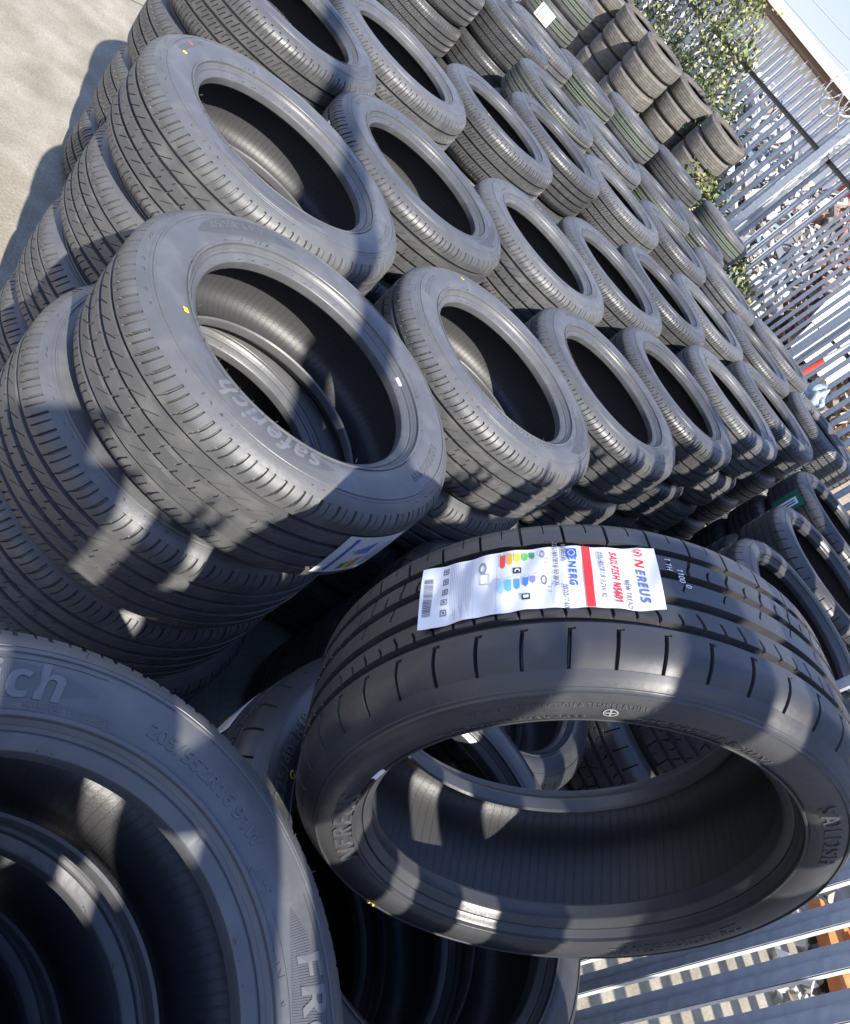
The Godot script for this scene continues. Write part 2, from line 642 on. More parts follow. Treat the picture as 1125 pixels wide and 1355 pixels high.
func tyre(label: String, kind: String, base: Vector3, turn: float, group := "", scale_r := 1.0, scale_w := 1.0) -> Node3D:
	var o := thing("tyre", label, "tyre", group)
	o.position = base
	o.basis = Basis(Vector3.UP, turn)
	var hold := Transform3D(Basis.from_scale(Vector3(scale_r, scale_w, scale_r)), Vector3(0, TY_H * scale_w, 0))
	var tm: Material = M["tread%d" % tone]
	var sm: Material = M["side%d" % tone]
	if kind == "sport":
		tm = M.tread_clean
		sm = M.side_clean
	elif kind == "worn":
		tm = M.tread_old
		sm = M.side_old
	part("tread", mesh["tread_" + ("sliced" if kind == "green" else kind)], tm, o, hold)
	var low := 1 if kind == "sport" else 0
	part("sidewall", mesh["side_top%d" % low], sm, o, hold)
	part("sidewall", mesh["side_bottom%d" % low], sm, o, hold)
	part("inner_liner", mesh["liner%d" % low], M.liner0 if kind in ["notched", "sport"] else M.liner1, o, hold)
	if kind != "worn" and kind != "sport":
		part("vent_hairs", mesh.hairs, M.hair, o, hold).set_meta("kind", "stuff")
	if kind == "green":
		part("paint_line", mesh.green_lines, M.green_paint, o, hold)
	o.set_meta("_hold", hold)
	return o

func detail(o: Node3D, called: String, t: Tris, mat: Material, flat := true) -> MeshInstance3D:
	return part(called, tris_mesh(t, flat), mat, o, o.get_meta("_hold"))

func mark(o: Node3D, phi_deg: float, r: float, mat: Material, ring := true) -> void:
	var t := Tris.new()
	var mp := on_side(deg_to_rad(phi_deg), r)
	if ring:
		add_ring(t, Vector3(0, 0, 0.0008), 0.006, 0.0022, mp)
	else:
		add_patch(t, -0.005, -0.004, 0.005, 0.004, 0.0008, mp, Color.WHITE, 3, 2)
	detail(o, "paint_mark", t, mat)

func lettering(o: Node3D, s: String, phi_deg: float, r: float, h: float, mat: Material, depth := 0.0009, squeeze := 1.0, slant := 0.0) -> void:
	var t := Tris.new()
	add_text(t, s, h, depth, Vector3.ZERO, on_side(deg_to_rad(phi_deg), r), Color.WHITE, true, squeeze, slant)
	detail(o, "lettering", t, mat)

func ordinal(i: int) -> String:
	return ["first", "second", "third", "fourth", "fifth", "sixth", "seventh", "eighth", "ninth"][i]

func level_words(i: int, n: int) -> String:
	if i == n - 1:
		return "topmost"
	if i == 0:
		return "lowest"
	return ["", "second from top", "third from top", "fourth from top", "fifth from top", "sixth from top"][n - 1 - i]

var stacks_built := 0
var force_tone := -1

func stack(x: float, f: float, n: int, kinds: Array, where: String, group: String, size := 1.0, lean := Vector3.ZERO, jitter := 0.008, word := "new black") -> Array:
	var out := []
	var y := ground_y(f) + 0.004
	stacks_built += 1
	tone = force_tone if force_tone >= 0 else [0, 2, 0, 1, 2, 0, 2][stacks_built % 7]
	for i in n:
		var kind: String = kinds[i % kinds.size()]
		var j := Vector2(rng.randf_range(-1, 1), rng.randf_range(-1, 1)) * jitter
		if i == n - 1:
			j = Vector2.ZERO
		var lf: float = y
		var lab := "%s tyre, %s, %s" % [word, level_words(i, n), where]
		var t := tyre(lab, kind, W(x + j.x, y, f + j.y) + lean * lf, rng.randf() * TAU, group, size, size)
		if lean != Vector3.ZERO:
			var ax := Vector3.UP.cross(lean.normalized())
			t.basis = Basis(ax, atan(lean.length())) * t.basis
		elif i > 0:
			var tilt := rng.randf() * TAU
			t.basis = Basis(Vector3(cos(tilt), 0, sin(tilt)), rng.randf() * 0.012) * t.basis
		out.append(t)
		y += TY_W * size + 0.0005
	return out

# ------------------------------------------------------------------ fences
func pale_mesh(h: float, w := 0.068, deep := 0.016) -> ArrayMesh:
	# W-section steel pale, its head split into three points
	var t := Tris.new()
	var sec := [Vector2(-w / 2, 0.0), Vector2(-w / 2 + 0.012, deep), Vector2(-0.010, 0.004), Vector2(0.0, 0.002), Vector2(0.010, 0.004), Vector2(w / 2 - 0.012, deep), Vector2(w / 2, 0.0)]
	var tops := [h - 0.10, h - 0.03, h - 0.09, h, h - 0.09, h - 0.03, h - 0.10]
	var th := 0.003
	for s in 2:
		for i in 6:
			var z: float = th if s == 0 else 0.0
			var a := Vector3(sec[i].x, 0, sec[i].y + z)
			var b := Vector3(sec[i + 1].x, 0, sec[i + 1].y + z)
			var c := Vector3(b.x + 0.004 * signf(b.x), tops[i + 1], b.z)
			var d := Vector3(a.x + 0.004 * signf(a.x), tops[i], a.z)
			if s == 0:
				t.quad(a, b, c, d)
			else:
				t.quad(a, d, c, b)
	for i in 6:
		t.quad(Vector3(sec[i].x, tops[i], sec[i].y), Vector3(sec[i].x, tops[i], sec[i].y + th), Vector3(sec[i + 1].x, tops[i + 1], sec[i + 1].y + th), Vector3(sec[i + 1].x, tops[i + 1], sec[i + 1].y))
	return tris_mesh(t)

func fence(label: String, a: Vector2, b: Vector2, h: float, pitch: float, rails: Array, inside: float, post_at := 0.0, wide := 0.068, deep := 0.016, post_w := 0.10) -> Node3D:
	var o := thing("palisade_fence", label, "fence")
	var dir := (b - a).normalized()
	var len := a.distance_to(b)
	o.position = W(a.x, 0, a.y)
	var dx := Vector3(dir.x, 0, -dir.y)
	var bs := Basis(dx, Vector3.UP, dx.cross(Vector3.UP))
	o.basis = bs
	var pm := pale_mesh(h, wide, deep)
	var n := int(len / pitch)
	for i in n:
		var s := (i + 0.5) * pitch
		var f := lerpf(a.y, b.y, s / len)
		var xf := Transform3D(Basis(Vector3.UP, 0.0 if inside > 0 else PI), Vector3(s, ground_y(f) + 0.03 + rng.randf_range(-0.012, 0.012), 0.028 * inside))
		xf.basis = xf.basis * Basis(Vector3.FORWARD, rng.randf_range(-0.008, 0.008))
		part("pale", pm, M.steel, o, xf)
	for rh in rails:
		var t := Tris.new()
		var y0: float = ground_y(a.y) + rh
		var y1: float = ground_y(b.y) + rh
		for q in [[0.0, 0.044, 0.006, 0.0], [0.019, 0.006, 0.044, -0.025]]:
			var p0 := Vector3(0, y0 + q[0], q[3])
			var p1 := Vector3(len, y1 + q[0], q[3])
			var xb := (p1 - p0).normalized()
			var zb := xb.cross(Vector3.UP).normalized()
			t.box(Transform3D(Basis(xb, zb.cross(xb), zb), (p0 + p1) * 0.5), Vector3(len, q[1], q[2]))
		part("rail", tris_mesh(t), M.dark_steel, o, Transform3D(Basis(), Vector3(0, 0, 0.012 * inside)))
	var s2 := post_at
	while s2 <= len + 0.01:
		var f2 := lerpf(a.y, b.y, s2 / len)
		var t := Tris.new()
		for q in [[0.0, post_w, 0.008], [-0.03, post_w, 0.008], [-0.06, post_w, 0.008]]:
			if q[0] == -0.03:
				t.box(Transform3D(Basis(), Vector3(0, h * 0.5, -0.07)), Vector3(0.008, h, 0.09))
			else:
				t.box(Transform3D(Basis(), Vector3(0, h * 0.5, -0.07 + (0.05 if q[0] == 0.0 else -0.05))), Vector3(q[1], h, q[2]))
		part("post", tris_mesh(t), M.steel, o, Transform3D(Basis(), Vector3(s2, ground_y(f2), 0.0)))
		s2 += 2.75
	return o

func foliage(count: int, place: Callable, size: float, cols: Array) -> ArrayMesh:
	var t := Tris.new()
	for i in count:
		var p: Vector3 = place.call()
		var b := Basis.from_euler(Vector3(rng.randf_range(-1.2, 1.2), rng.randf() * TAU, rng.randf_range(-0.8, 0.8)))
		var s := size * rng.randf_range(0.6, 1.3)
		var k: Color = cols[rng.randi() % cols.size()]
		k = k * rng.randf_range(0.8, 1.25)
		k.a = 1.0
		var o := t.v.size()
		t.v.append_array(PackedVector3Array([p, p + b * Vector3(s * 0.4, s * 0.12, s * 0.5), p + b * Vector3(0, 0, s), p + b * Vector3(-s * 0.4, s * 0.12, s * 0.5)]))
		for q in 4:
			t.col.append(k)
		t.idx.append_array(PackedInt32Array([o, o + 2, o + 1, o, o + 3, o + 2]))
	return tris_mesh(t)

# ------------------------------------------------------------------ the place
func _ready() -> void:
	rng.seed = 4242
	var cam := Camera3D.new()
	cam.name = "camera"
	add_child(cam)
	cam.transform = Transform3D(Basis(Vector3(0.61440, 0.67597, -0.40691), Vector3(-0.78899, 0.52639, -0.31687), Vector3(0.0, 0.51574, 0.85675)).orthonormalized(), Vector3(0, CAM_Y, 0))
	cam.fov = 65.67
	cam.near = 0.02
	cam.far = 600.0
	cam.current = true
	var env := Environment.new()
	env.background_mode = Environment.BG_SKY
	env.tonemap_mode = Environment.TONE_MAPPER_LINEAR
	env.tonemap_exposure = 2.3
	env.sdfgi_enabled = true
	env.ssao_enabled = true
	env.ssil_enabled = true
	var sky := Sky.new()
	var sm := ProceduralSkyMaterial.new()
	sm.sky_top_color = Color(0.29, 0.46, 0.74)
	sm.sky_horizon_color = Color(0.71, 0.725, 0.75)
	sm.sky_curve = 0.22
	sm.ground_horizon_color = Color(0.55, 0.54, 0.50)
	sm.ground_bottom_color = Color(0.42, 0.40, 0.36)
	sm.sky_cover = cloud_cover()
	sky.sky_material = sm
	env.sky = sky
	var we := WorldEnvironment.new()
	we.name = "environment"
	we.environment = env
	add_child(we)
	var sun := DirectionalLight3D.new()
	sun.name = "sun"
	sun.light_color = Color(1.0, 0.975, 0.93)
	sun.light_energy = 1.6
	sun.light_angular_distance = 0.53
	sun.shadow_enabled = true
	add_child(sun)
	var az := deg_to_rad(137.0)
	var el := deg_to_rad(44.0)
	sun.look_at_from_position(Vector3.ZERO, -W(cos(el) * sin(az), sin(el), cos(el) * cos(az)), Vector3.UP)

	make_materials()
	build_ground()
	build_fences()
	build_beyond()
	build_tyre_meshes()
	build_stacks()
	build_near_tyres()

func cloud_cover() -> ImageTexture:
	var w := 1024
	var h := 512
	var nz := FastNoiseLite.new()
	nz.seed = 77
	nz.frequency = 1.3
	nz.fractal_octaves = 5
	var im := Image.create(w, h, false, Image.FORMAT_RGBAF)
	for y in h / 2 + 4:
		var lat := (0.5 - (y + 0.5) / h) * PI
		for x in w:
			var lon := (x + 0.5) / w * TAU
			var d := Vector3(cos(lat) * cos(lon), sin(lat) * 2.2, cos(lat) * sin(lon))
			var c := smoothstep(-0.05, 0.40, nz.get_noise_3dv(d * 1.6) + 0.08)
			im.set_pixel(x, y, Color(0.62, 0.62, 0.60, c * 0.55))
	return ImageTexture.create_from_image(im)

func build_ground() -> void:
	var v := PackedVector3Array()
	var idx := PackedInt32Array()
	var fs := [-150.0, -20.0, 0.0, 2.4, 8.4, 20.0, 60.0, 250.0]
	var xs := [-250.0, -40.0, 0.0, 40.0, 250.0]
	for f in fs:
		for x in xs:
			v.append(W(x, ground_y(f), f))
	for i in fs.size() - 1:
		for j in xs.size() - 1:
			var a := i * xs.size() + j
			var b := a + xs.size()
			idx.append_array(PackedInt32Array([a, b, a + 1, b, b + 1, a + 1]))
	var o := part("ground", make_mesh(v, idx), M.concrete, self)
	o.set_meta("kind", "structure")
	o.set_meta("label", "pale sunlit concrete yard under the tyre stacks")
	used["ground"] = 0
	for q in [[Vector2(-9, 3.3), Vector2(-2.1, 1.0)], [Vector2(-3.4, 0.2), Vector2(-1.6, 6.2)]]:
		var t := Tris.new()
		var a: Vector2 = q[0]
		var b: Vector2 = q[1]
		var nrm := (b - a).orthogonal().normalized() * 0.004
		var n := 40
		for i in n:
			var p0 := a.lerp(b, float(i) / n)
			var p1 := a.lerp(b, float(i + 1) / n)
			t.quad(W(p0.x - nrm.x, ground_y(p0.y) + 0.004, p0.y - nrm.y), W(p1.x - nrm.x, ground_y(p1.y) + 0.004, p1.y - nrm.y), W(p1.x + nrm.x, ground_y(p1.y) + 0.004, p1.y + nrm.y), W(p0.x + nrm.x, ground_y(p0.y) + 0.004, p0.y + nrm.y))
		part("joint_seal", tris_mesh(t), plain(lin(0.16, 0.15, 0.135), 0.9), o)
	var pv := PackedVector3Array([W(2.4, 0.156, 8.45), W(40, 0.156, 8.45), W(60, 0.156, 60), W(-0.6, 0.156, 60), W(0.42, 0.156, 8.85)])
	var po := part("paving", make_mesh(pv, PackedInt32Array([0, 2, 1, 0, 3, 2, 0, 4, 3])), M.paving, self)
	po.set_meta("kind", "structure")
	po.set_meta("label", "sandy tan paving beyond the shaded fence")

const C1 := Vector2(0.10, 9.07)
const C2 := Vector2(1.98, 4.87)

func build_fences() -> void:
	# back fence, side fence, and the fence close beside the photographer
	var nb := Vector2(-0.766, 0.643)
	fence("sunlit grey palisade fence with climbing greenery and razor wire behind old tyres", C1, C1 + nb * 9.4, 2.20, 0.145, [1.80, 0.30], 1.0, 0.55)
	fence("shaded blue-grey palisade fence in front of the scrap and sandy paving", C2, C1, 2.20, 0.145, [1.80, 0.30], 1.0, 2.6, 0.066, 0.007)
	var d := Vector2(sin(deg_to_rad(13.0)), cos(deg_to_rad(13.0)))
	var start := Vector2(0.694, -0.267)
	fence("close-up palisade fence of wide galvanised pales beside the standing tyre", start, start + d * 5.35, 2.05, 0.15, [1.72, 0.04], 1.0, -0.037, 0.080, 0.013, 0.12)

func build_beyond() -> void:
	# --- climbing plant on the back fence, weeds at the corner
	var nb := Vector2(-0.766, 0.643)
	var inw := Vector2(-0.643, -0.766)
	var greens := [lin(0.20, 0.215, 0.065), lin(0.12, 0.15, 0.04), lin(0.06, 0.085, 0.026), lin(0.26, 0.255, 0.11)]
	for c in 4:
		greens[c] = greens[c].srgb_to_linear()
	var nz := FastNoiseLite.new()
	nz.seed = 9
	nz.frequency = 1.7
	var tops := Curve.new()
	tops.max_value = 3.2
	for q in [[0.0, 0.2], [0.08, 0.8], [0.18, 1.25], [0.26, 1.6], [0.34, 2.1], [0.42, 2.6], [0.62, 2.9], [1.0, 2.7]]:
		tops.add_point(Vector2(q[0], q[1]))
	var spot := func() -> Vector3:
		for k in 60:
			var u := rng.randf()
			var h := pow(rng.randf(), 0.9) * tops.sample(u)
			var s := u * 6.0 + 0.45
			if nz.get_noise_2d(s * 1.3, h * 1.3) + 0.16 * nz.get_noise_2d(s * 6.0, h * 6.0) < -0.10:
				continue
			var g := C1 + nb * s + inw * (0.10 + rng.randf_range(-0.22, 0.32) * (0.5 + rng.randf()))
			return W(g.x, h + ground_y(g.y), g.y)
		return W(C1.x - 3.0, 0.2, C1.y + 2.6)
	var o := thing("climbing_plant", "sunlit yellow-green climber growing over the grey fence behind old tyres", "plant")
	var base := C1 + nb * 3.2 + inw * 0.15
	o.position = W(base.x, ground_y(base.y), base.y)
	var inv := o.transform.affine_inverse()
	part("foliage", foliage(16000, spot, 0.055, greens), M.leaf, o, inv).set_meta("kind", "stuff")
	M.bark = plain(lin(0.10, 0.075, 0.05), 0.9)
	for i in 9:
		var t := Tris.new()
		var s := 0.9 + i * 0.55
		var path := PackedVector3Array()
		var n := 9
		var hh: float = tops.sample((s - 0.35) / 6.0) * 0.95
		for k in n:
			var g := C1 + nb * (s + 0.14 * sin(k * 1.3 + i)) + inw * (0.12 + 0.05 * sin(k * 2.1 + i * 2.0))
			path.append(W(g.x, ground_y(g.y) + hh * k / (n - 1), g.y))
		t.tube(path, 0.009, 5)
		part("stem", tris_mesh(t, false), M.bark, o, inv)
	var weeds := [[Vector2(-0.1, 8.95), 0.75, 420], [Vector2(0.22, 8.55), 0.6, 300], [Vector2(0.75, 7.35), 0.5, 220]]
	var wl := ["bushy green weed clump at the fence corner", "low green weed clump just round the fence corner", "small weed clump at the foot of the shaded fence"]
	for i in weeds.size():
		var w: Array = weeds[i]
		var p: Vector2 = w[0]
		var q := thing("weed", wl[i], "plant")
		q.position = W(p.x, ground_y(p.y), p.y)
		var hgt: float = w[1]
		var at := func() -> Vector3:
			var u := rng.randf()
			var a := rng.randf() * TAU
			var r := sqrt(rng.randf()) * 0.22 * (0.4 + sin(u * PI))
			return Vector3(r * cos(a), u * hgt, r * sin(a))
		part("foliage", foliage(w[2], at, 0.075, greens), M.leaf, q)
	# --- razor wire on the corner of the back fence
	for k in 2:
		var t := Tris.new()
		var path := PackedVector3Array()
		for i in 220:
			var s := i * 0.0075 - 0.45 + k * 0.06
			var a := i * 0.27 + k * 1.7
			var r := 0.17 + 0.05 * sin(i * 0.13 + k)
			var g := C1 + nb * s + inw * (r * cos(a) * 0.9)
			path.append(W(g.x, ground_y(g.y) + 2.25 + r * sin(a), g.y))
		t.tube(path, 0.0035, 4)
		var rw := thing("razor_wire", ["loose coil of pale razor wire above the fence corner", "second tangled razor wire coil wound through the first"][k], "razor wire")
		var p0 := path[0]
		rw.position = p0
		part("coil", tris_mesh(t, false), M.wire, rw, Transform3D(Basis(), -p0))
		var b := Tris.new()
		for i in range(2, 218, 3):
			b.box(Transform3D(Basis.from_euler(Vector3(i, i * 2.0, i * 0.7)), path[i]), Vector3(0.026, 0.0015, 0.008))
		part("barbs", tris_mesh(b), M.wire, rw, Transform3D(Basis(), -p0)).set_meta("kind", "stuff")
	# two straight strands on bent brackets
	for k in 2:
		var t := Tris.new()
		var a := C1 + nb * (-0.05) + inw * (0.1 + 0.12 * k)
		var b := C1 + nb * 3.2 + inw * (0.1 + 0.12 * k)
		t.tube(PackedVector3Array([W(a.x, 2.55 + 0.16 * k, a.y), W((a.x + b.x) / 2, 2.56 + 0.16 * k, (a.y + b.y) / 2), W(b.x, 2.62 + 0.16 * k, b.y)]), 0.004, 4)
		var st := thing("wire_strand", ["lower straight wire strand above the sunlit fence", "upper straight wire strand above the sunlit fence"][k], "wire")
		part("wire", tris_mesh(t, false), M.wire, st)
	var bt := Tris.new()
	var bp := C1 + nb * 0.55
	bt.tube(PackedVector3Array([W(bp.x, 1.9, bp.y), W(bp.x, 2.3, bp.y), W(bp.x - 0.16, 2.9, bp.y - 0.18)]), 0.018, 6)
	var br := thing("wire_bracket", "cranked grey bracket holding the wire above a fence post", "bracket")
	part("bracket", tris_mesh(bt, false), M.steel, br)
	# --- heaps of scrap in the next yard
	heap("tall heap of mixed white, grey and blue scrap behind the sunlit fence", Vector2(-1.9, 13.2), Vector2(2.6, 1.5), 2.05, 5200, [lin(0.55, 0.55, 0.55), lin(0.35, 0.36, 0.38), lin(0.12, 0.13, 0.15), lin(0.45, 0.43, 0.39), lin(0.25, 0.2, 0.16), lin(0.42, 0.41, 0.39), lin(0.16, 0.22, 0.3), lin(0.45, 0.46, 0.47), lin(0.08, 0.08, 0.085), lin(0.5, 0.5, 0.5)])
	heap("tall heap of rusty brown and red scrap behind the fence corner", Vector2(1.1, 14.0), Vector2(2.2, 1.5), 2.15, 5200, [lin(0.32, 0.2, 0.14), lin(0.45, 0.36, 0.28), lin(0.32, 0.14, 0.1), lin(0.2, 0.19, 0.18), lin(0.5, 0.48, 0.45), lin(0.3, 0.27, 0.24), lin(0.14, 0.13, 0.12), lin(0.45, 0.4, 0.34), lin(0.36, 0.16, 0.11)])
	heap("low line of broken bricks and litter on the sandy paving", Vector2(5.4, 21.0), Vector2(4.2, 1.2), 0.6, 1500, [lin(0.45, 0.36, 0.28), lin(0.62, 0.58, 0.5), lin(0.14, 0.13, 0.12), lin(0.5, 0.14, 0.1), lin(0.2, 0.26, 0.09), lin(0.7, 0.7, 0.68)])
	# boards leaning on the scrap
	var bd := [["large white sheet leaning among the scrap behind the shaded fence", Vector2(1.55, 12.2), Vector3(1.1, 0.75, 0.03), lin(0.6, 0.6, 0.59), 0.75, "sheet"],
		["second smaller white sheet below the large white one", Vector2(1.45, 10.7), Vector3(0.8, 0.34, 0.03), lin(0.58, 0.56, 0.52), 0.45, "sheet"],
		["grey painted board standing in the scrap beside the white sheet", Vector2(2.4, 12.6), Vector3(0.9, 0.5, 0.03), lin(0.42, 0.44, 0.46), 0.7, "board"]]
	for q in bd:
		var p: Vector2 = q[1]
		var sz: Vector3 = q[2]
		var n := thing("scrap_sheet", q[0], q[5])
		n.position = W(p.x, ground_y(p.y) + q[4], p.y)
		var bm := Tris.new()
		bm.box(Transform3D(Basis.from_euler(Vector3(-0.25, 0.3, rng.randf_range(-0.15, 0.15))), Vector3(0, sz.y * 0.5, 0)), sz)
		part("panel", tris_mesh(bm), plain(q[3], 0.5), n)
		for k in [-1, 1]:
			var lg := Tris.new()
			lg.box(Transform3D(Basis(), Vector3(k * sz.x * 0.35, -q[4] * 0.5 + 0.02, -0.02)), Vector3(0.05, q[4] + 0.04, 0.05))
			part("leg", tris_mesh(lg), M.bark, n)
	var pole := thing("marker_pole", "red and white striped pole lying against the far side of the fence", "pole")
	pole.position = W(1.02, ground_y(7.6) + 0.02, 7.75)
	for k in 5:
		var t := Tris.new()
		var h0 := k * 0.27
		t.tube(PackedVector3Array([Vector3(0.1 * h0, h0, -0.05 * h0), Vector3(0.1 * (h0 + 0.27), h0 + 0.27, -0.05 * (h0 + 0.27))]), 0.032, 10)
		part("band", tris_mesh(t, false), plain(lin(0.7, 0.05, 0.03), 0.4) if k % 2 == 0 else M.white, pole)
	# --- low building with white and red cladding
	var bl := thing("industrial_shed", "long low shed with white and red cladding, brown soffit and cream roof", "building")
	var d := Vector3(0.985, 0, 0.17).normalized()
	bl.position = W(-5.1, 0.15, 26.6)
	bl.basis = Basis(d, Vector3.UP, d.cross(Vector3.UP))
	var pieces := [["wall", Vector3(-11.2, 1.8, -2.0), Vector3(32.4, 3.6, 4.0), lin(0.80, 0.81, 0.81), "white cladding wall"],
		["wall", Vector3(15.0, 1.8, -2.05), Vector3(20.0, 3.6, 4.0), lin(0.34, 0.07, 0.06), "red cladding wall"],
		["soffit", Vector3(0, 3.665, -1.4), Vector3(60, 0.11, 4.6), lin(0.14, 0.085, 0.06), ""],
		["fascia", Vector3(0, 3.84, 0.98), Vector3(60, 0.24, 0.12), lin(0.62, 0.57, 0.47), ""],
		["roof", Vector3(0, 3.86, -2.45), Vector3(60, 0.16, 6.6), lin(0.6, 0.55, 0.46), ""]]
	for q in pieces:
		var t := Tris.new()
		t.box(Transform3D(Basis(), q[1]), q[2])
		var pn := part(q[0], tris_mesh(t), plain(q[3], 0.6), bl)
		if q[4] != "":
			pn.set_meta("label", q[4])
	for i in 26:                                   # standing seams of the cladding
		var t := Tris.new()
		t.box(Transform3D(Basis(), Vector3(-12.0 + i * 1.2, 1.8, 0.02)), Vector3(0.05, 3.58, 0.05))
		part("seam", tris_mesh(t), plain(lin(0.6, 0.61, 0.62) if i < 14 else lin(0.25, 0.05, 0.045), 0.6), bl)
	# --- things by the near fence, mostly outside the picture: what shades the tyres there
	var col := thing("lamp_column", "tall slim grey lamp column just outside the close-up fence", "lamp post")
	col.position = W(0.93, 0, -0.01)
	var ct := Tris.new()
	ct.tube(PackedVector3Array([Vector3(0, 0, 0), Vector3(0, 1.2, 0)]), 0.055, 12)
	part("base", tris_mesh(ct, false), M.steel, col)
	var c2 := Tris.new()
	c2.tube(PackedVector3Array([Vector3(0, 1.2, 0), Vector3(0, 5.2, 0)]), 0.036, 12)
	part("shaft", tris_mesh(c2, false), M.steel, col)
	var c3 := Tris.new()
	c3.box(Transform3D(Basis(), Vector3(0.22, 5.24, 0)), Vector3(0.6, 0.09, 0.2))
	part("lantern", tris_mesh(c3), M.steel, col)
	var dn := Vector2(sin(deg_to_rad(13.0)), cos(deg_to_rad(13.0)))
	var off := Vector2(cos(deg_to_rad(13.0)), -sin(deg_to_rad(13.0))) * 1.15
	fence("second palisade fence running parallel outside the close-up one", C2 - dn * 7.0 + off, C2 - dn * 0.6 + off, 2.05, 0.15, [1.72, 0.30], 1.0, 2.5)
	var pl := thing("steel_plate", "rusty orange steel plate lying outside the close-up fence", "steel plate")
	pl.position = W(2.62, 0.0, 2.72)
	pl.rotation.y = 0.5
	var pt := Tris.new()
	pt.box(Transform3D(Basis.from_euler(Vector3(0.05, 0, 0.04)), Vector3(0, 0.10, 0)), Vector3(0.75, 0.05, 0.62))
	part("plate", tris_mesh(pt), M.rust, pl)
	for k in 4:
		var bo := Tris.new()
		bo.tube(PackedVector3Array([Vector3((k % 2 - 0.5) * 0.5, 0.11, (k / 2 - 0.5) * 0.4), Vector3((k % 2 - 0.5) * 0.5, 0.15, (k / 2 - 0.5) * 0.4)]), 0.02, 6)
		part("bolt", tris_mesh(bo), M.rust, pl)
	for k in 2:
		var ft := Tris.new()
		ft.box(Transform3D(Basis(), Vector3((k - 0.5) * 0.5, 0.04, 0)), Vector3(0.08, 0.09, 0.6))
		part("bearer", tris_mesh(ft), M.bark, pl)
	var rub := Tris.new()
	for i in 90:
		var s := rng.randf_range(0.015, 0.06)
		rub.box(Transform3D(Basis.from_euler(Vector3(rng.randf() * 6, rng.randf() * 6, rng.randf() * 6)), W(2.22 + rng.randfn() * 0.12, s * 0.4, 2.62 + rng.randfn() * 0.22)), Vector3(s, s * 0.7, s * 0.8), Color(0.45, 0.42, 0.36) * rng.randf_range(0.6, 1.3))
	var ro := part("rubble", tris_mesh(rub), M.scrap, self)
	ro.set_meta("kind", "stuff")
	ro.set_meta("label", "scatter of pale rubble beside the rusty plate")
	ro.set_meta("category", "rubble")

func heap(label: String, c: Vector2, half: Vector2, h: float, n: int, cols: Array) -> void:
	var t := Tris.new()
	var core := lin(0.16, 0.15, 0.14).srgb_to_linear()
	for i in n:
		var x := rng.randf_range(-1, 1)
		var z := rng.randf_range(-1, 1)
		var top := h * (1.0 - 0.55 * x * x) * (1.0 - 0.5 * z * z)
		var y := pow(rng.randf(), 0.7) * top
		var k: Color = cols[rng.randi() % cols.size()]
		k = k.srgb_to_linear() * rng.randf_range(0.75, 1.15)
		k.a = 1.0
		var sz := Vector3(rng.randf_range(0.03, 0.20), rng.randf_range(0.006, 0.07), rng.randf_range(0.02, 0.13))
		if rng.randf() < 0.08:
			sz *= Vector3(2.2, 1.0, 2.2)
		t.box(Transform3D(Basis.from_euler(Vector3(rng.randf_range(-1.2, 1.2), rng.randf() * 6.28, rng.randf_range(-1.2, 1.2))), Vector3(x * half.x, y, z * half.y)), sz, k)
	for i in 5:
		t.box(Transform3D(Basis(Vector3.UP, rng.randf()), Vector3((i - 2) * half.x * 0.33, h * 0.3, 0)), Vector3(half.x * 0.5, h * 0.6, half.y * 0.9), core)
	var o := part(numbered("scrap_heap"), tris_mesh(t), M.scrap, self, Transform3D(Basis(), W(c.x, ground_y(c.y), c.y)))
	o.set_meta("kind", "stuff")
	o.set_meta("label", label)
	o.set_meta("category", "scrap heap")

# ------------------------------------------------------------------ paper labels
func sticker(o: Node3D, phi_deg: float, y0: float, length: float, width: float, R := 0.316) -> void:
	# small energy label: text tops towards smaller angles
	var mp := on_tread(deg_to_rad(phi_deg), y0, R, true)
	var t := Tris.new()
	add_patch(t, 0, 0, width, length, 0.0012, mp, Color.WHITE, 8, 16)
	var s := detail(o, "label_sticker", t, M.paper, false)
	var p := Tris.new()
	var cs := [Color(0.65, 0.05, 0.04), Color(0.75, 0.35, 0.03), Color(0.8, 0.7, 0.03), Color(0.1, 0.42, 0.06), Color(0.05, 0.3, 0.08)]
	for i in 5:
		add_patch(p, width * 0.10, length * (0.42 + 0.05 * i), width * (0.44 - 0.04 * i), length * (0.455 + 0.05 * i), 0.0018, mp, cs[i], 3, 2)
		add_patch(p, width * 0.54, length * (0.42 + 0.05 * i), width * (0.84 - 0.04 * i), length * (0.455 + 0.05 * i), 0.0018, mp, Color(0.08 + 0.05 * i, 0.25, 0.62), 3, 2)
	add_patch(p, width * 0.06, length * 0.80, width * 0.94, length * 0.85, 0.0018, mp, Color(0.05, 0.12, 0.5), 6, 2)
	for i in 7:
		add_patch(p, width * 0.1, length * (0.05 + 0.04 * i), width * (0.6 + 0.1 * (i % 4)), length * (0.06 + 0.04 * i), 0.0018, mp, Color(0.25, 0.26, 0.3), 3, 1)
	var hold: Transform3D = o.get_meta("_hold")
	part("label_print", tris_mesh(p), M.print, s)

